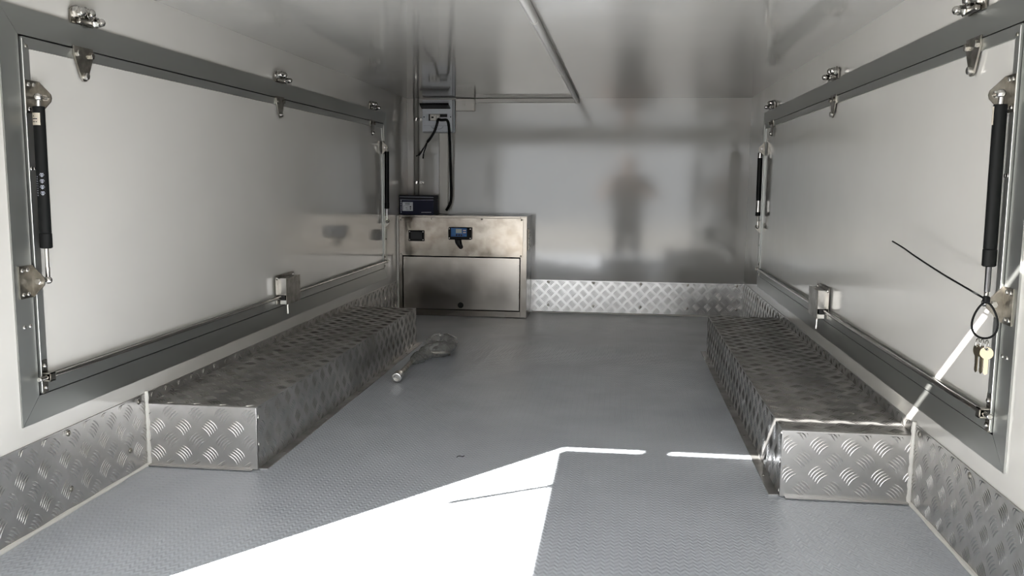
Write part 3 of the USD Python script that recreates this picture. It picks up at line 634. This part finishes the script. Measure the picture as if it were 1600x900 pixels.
def person():
    ox, oy, gz = .37, -.34, -.55
    P = lambda x, y, z: np.array([ox+x, oy+y, gz+z])
    parts = []
    def sph(c, r): return m3.Manifold.sphere(r, 20).translate(list(map(float, c)))
    def bone(a, ra, b, rb): return m3.Manifold.batch_hull([sph(a, ra), sph(b, rb)])
    def soft(ms, n=10, edge=.02):
        m = m3.Manifold.batch_boolean(ms, m3.OpType.Add).refine_to_length(edge); t = tm(m); t.merge_vertices()
        trimesh.smoothing.filter_taubin(t, iterations=n); return t
    t = thing('person', 'person in a dark shirt outside the open rear, holding up a phone', 'person', P(0, 0, 0))
    hip, kn, an = .92, .49, .09
    body = []
    for s in (-1, 1):
        sh, el, wr = P(s*.185, -.01, 1.36), P(s*.33, .06, 1.16), P(s*.105-.102, .275, 1.30)
        body += [bone(P(s*.09, 0, hip), .088, P(s*.10, .02, kn), .058), bone(P(s*.10, .02, kn), .056, P(s*.11, -.02, an), .040), bone(P(s*.11, -.05, .045), .042, P(s*.125, .13, .032), .030),
                 bone(sh, .056, el, .043), bone(el, .043, wr, .029)]
    body += [m3.Manifold.batch_hull([sph(P(-.085, 0, hip), .10), sph(P(.085, 0, hip), .10), sph(P(-.10, 0, 1.10), .095), sph(P(.10, 0, 1.10), .095)]),
             m3.Manifold.batch_hull([sph(P(-.10, 0, 1.08), .095), sph(P(.10, 0, 1.08), .095), sph(P(-.135, -.01, 1.30), .085), sph(P(.135, -.01, 1.30), .085), sph(P(-.17, -.01, 1.37), .05), sph(P(.17, -.01, 1.37), .05)]),
             bone(P(0, -.01, 1.36), .062, P(0, .012, 1.47), .052)]
    hc = P(0, .03, 1.555)
    head = m3.Manifold.batch_hull([sph(hc+(0, -.015, .02), .088), sph(hc+(0, .02, -.035), .066), sph(hc+(0, .045, -.075), .036), sph(hc+(0, .02, .03), .082)])
    body += [head, bone(hc+(0, .095, .008), .009, hc+(0, .112, -.022), .014)] + [m3.Manifold.batch_hull([sph(hc+(s*.084, -.005, .012), .014), sph(hc+(s*.082, .0, -.022), .010)]) for s in (-1, 1)]
    for s in (-1, 1):                                      # palms, four fingers behind the phone's edge, thumb in front
        w = P(s*.105-.102, .275, 1.30); pc = w + (-s*.012, .045, .028)
        body.append(m3.Manifold.batch_hull([sph(w, .025), sph(pc+(0, 0, .028), .016), sph(pc+(0, 0, -.026), .016)]))
        for k in range(4):
            z = .032 - .021*k; L = (.030, .036, .034, .026)[k]
            a = pc + (0, .012, z); b = a + (-s*.004, L*.9, .002); c = b + (-s*.022, .010, 0)
            body += [bone(a, .0095, b, .009), bone(b, .009, c, .008)]
        a = pc + (-s*.008, -.002, .030); b = a + (-s*.020, .020, .014); body += [bone(a, .011, b, .0095), bone(b, .0095, b + (-s*.020, .010, .0), .0085)]
    obj('body', soft(body, 8, .014), 'skin', t, smooth=60)
    shirt = [m3.Manifold.batch_hull([sph(P(-.09, 0, .90), .108), sph(P(.09, 0, .90), .108), sph(P(-.103, 0, 1.10), .103), sph(P(.103, 0, 1.10), .103)]),
             m3.Manifold.batch_hull([sph(P(-.103, 0, 1.08), .103), sph(P(.103, 0, 1.08), .103), sph(P(-.135, -.01, 1.30), .094), sph(P(.135, -.01, 1.30), .094), sph(P(-.172, -.01, 1.37), .058), sph(P(.172, -.01, 1.37), .058)]),
             m3.Manifold.batch_hull([sph(P(-.06, -.01, 1.40), .05), sph(P(.06, -.01, 1.40), .05)])]
    for s in (-1, 1): shirt.append(bone(P(s*.185, -.01, 1.36), .066, P(s*.285, .035, 1.24), .058))
    obj('shirt', soft(shirt, 8, .02), 'shirt', t, smooth=60, label='dark short-sleeved shirt')
    trs = [m3.Manifold.batch_hull([sph(P(-.09, 0, .93), .106), sph(P(.09, 0, .93), .106), sph(P(-.09, 0, .86), .100), sph(P(.09, 0, .86), .100)])]
    for s in (-1, 1): trs += [bone(P(s*.09, 0, .88), .098, P(s*.10, .02, kn), .070), bone(P(s*.10, .02, kn), .070, P(s*.11, -.015, .12), .056)]
    obj('trousers', soft(trs, 8, .02), 'trousers', t, smooth=60, label='dark trousers')
    for s in (-1, 1): obj('shoe', soft([m3.Manifold.batch_hull([sph(P(s*.11, -.055, .045), .045), sph(P(s*.112, .02, .06), .042), sph(P(s*.126, .15, .032), .032)])], 4, .02), 'black_rubber', t, smooth=60)
    hair = m3.Manifold.batch_hull([sph(hc+(0, -.02, .028), .093), sph(hc+(0, .012, .042), .080), sph(hc+(0, -.045, -.015), .072)]) - m3.Manifold.batch_hull([sph(hc+(0, .10, -.03), .085), sph(hc+(0, .12, -.12), .10)])
    obj('hair', soft([hair], 4, .014), 'hair', t, smooth=60, label='short black hair')
    for s in (-1, 1):
        obj('eye', ball(hc+(s*.031, .078, .012), .0115), 'paper', t); obj('pupil', ball(hc+(s*.031, .0865, .012), .0052, 1), 'ink', t)
    obj('mouth', tm(m3.Manifold.batch_hull([sph(hc+(-.02, .083, -.058), .005), sph(hc+(.02, .083, -.058), .005), sph(hc+(0, .088, -.060), .006)])), 'skin_dark', t, label='lips')
    ph = thing('phone', 'black phone held level in both hands outside the rear opening', 'phone', (EYE[0], -.02, EYE[2]))
    obj('body', bx(EYE[0]-.078, EYE[0]+.078, -.034, -.026, EYE[2]-.037, EYE[2]+.037, .003), 'black', ph)
    obj('lens', lathe((EYE[0], -.026, EYE[2]), (0, 1, 0), [(0, .007), (.002, .007), (.0022, .005)], 18), 'smoked', ph)
plain('skin_dark', (.35, .18, .14), .5)
person()
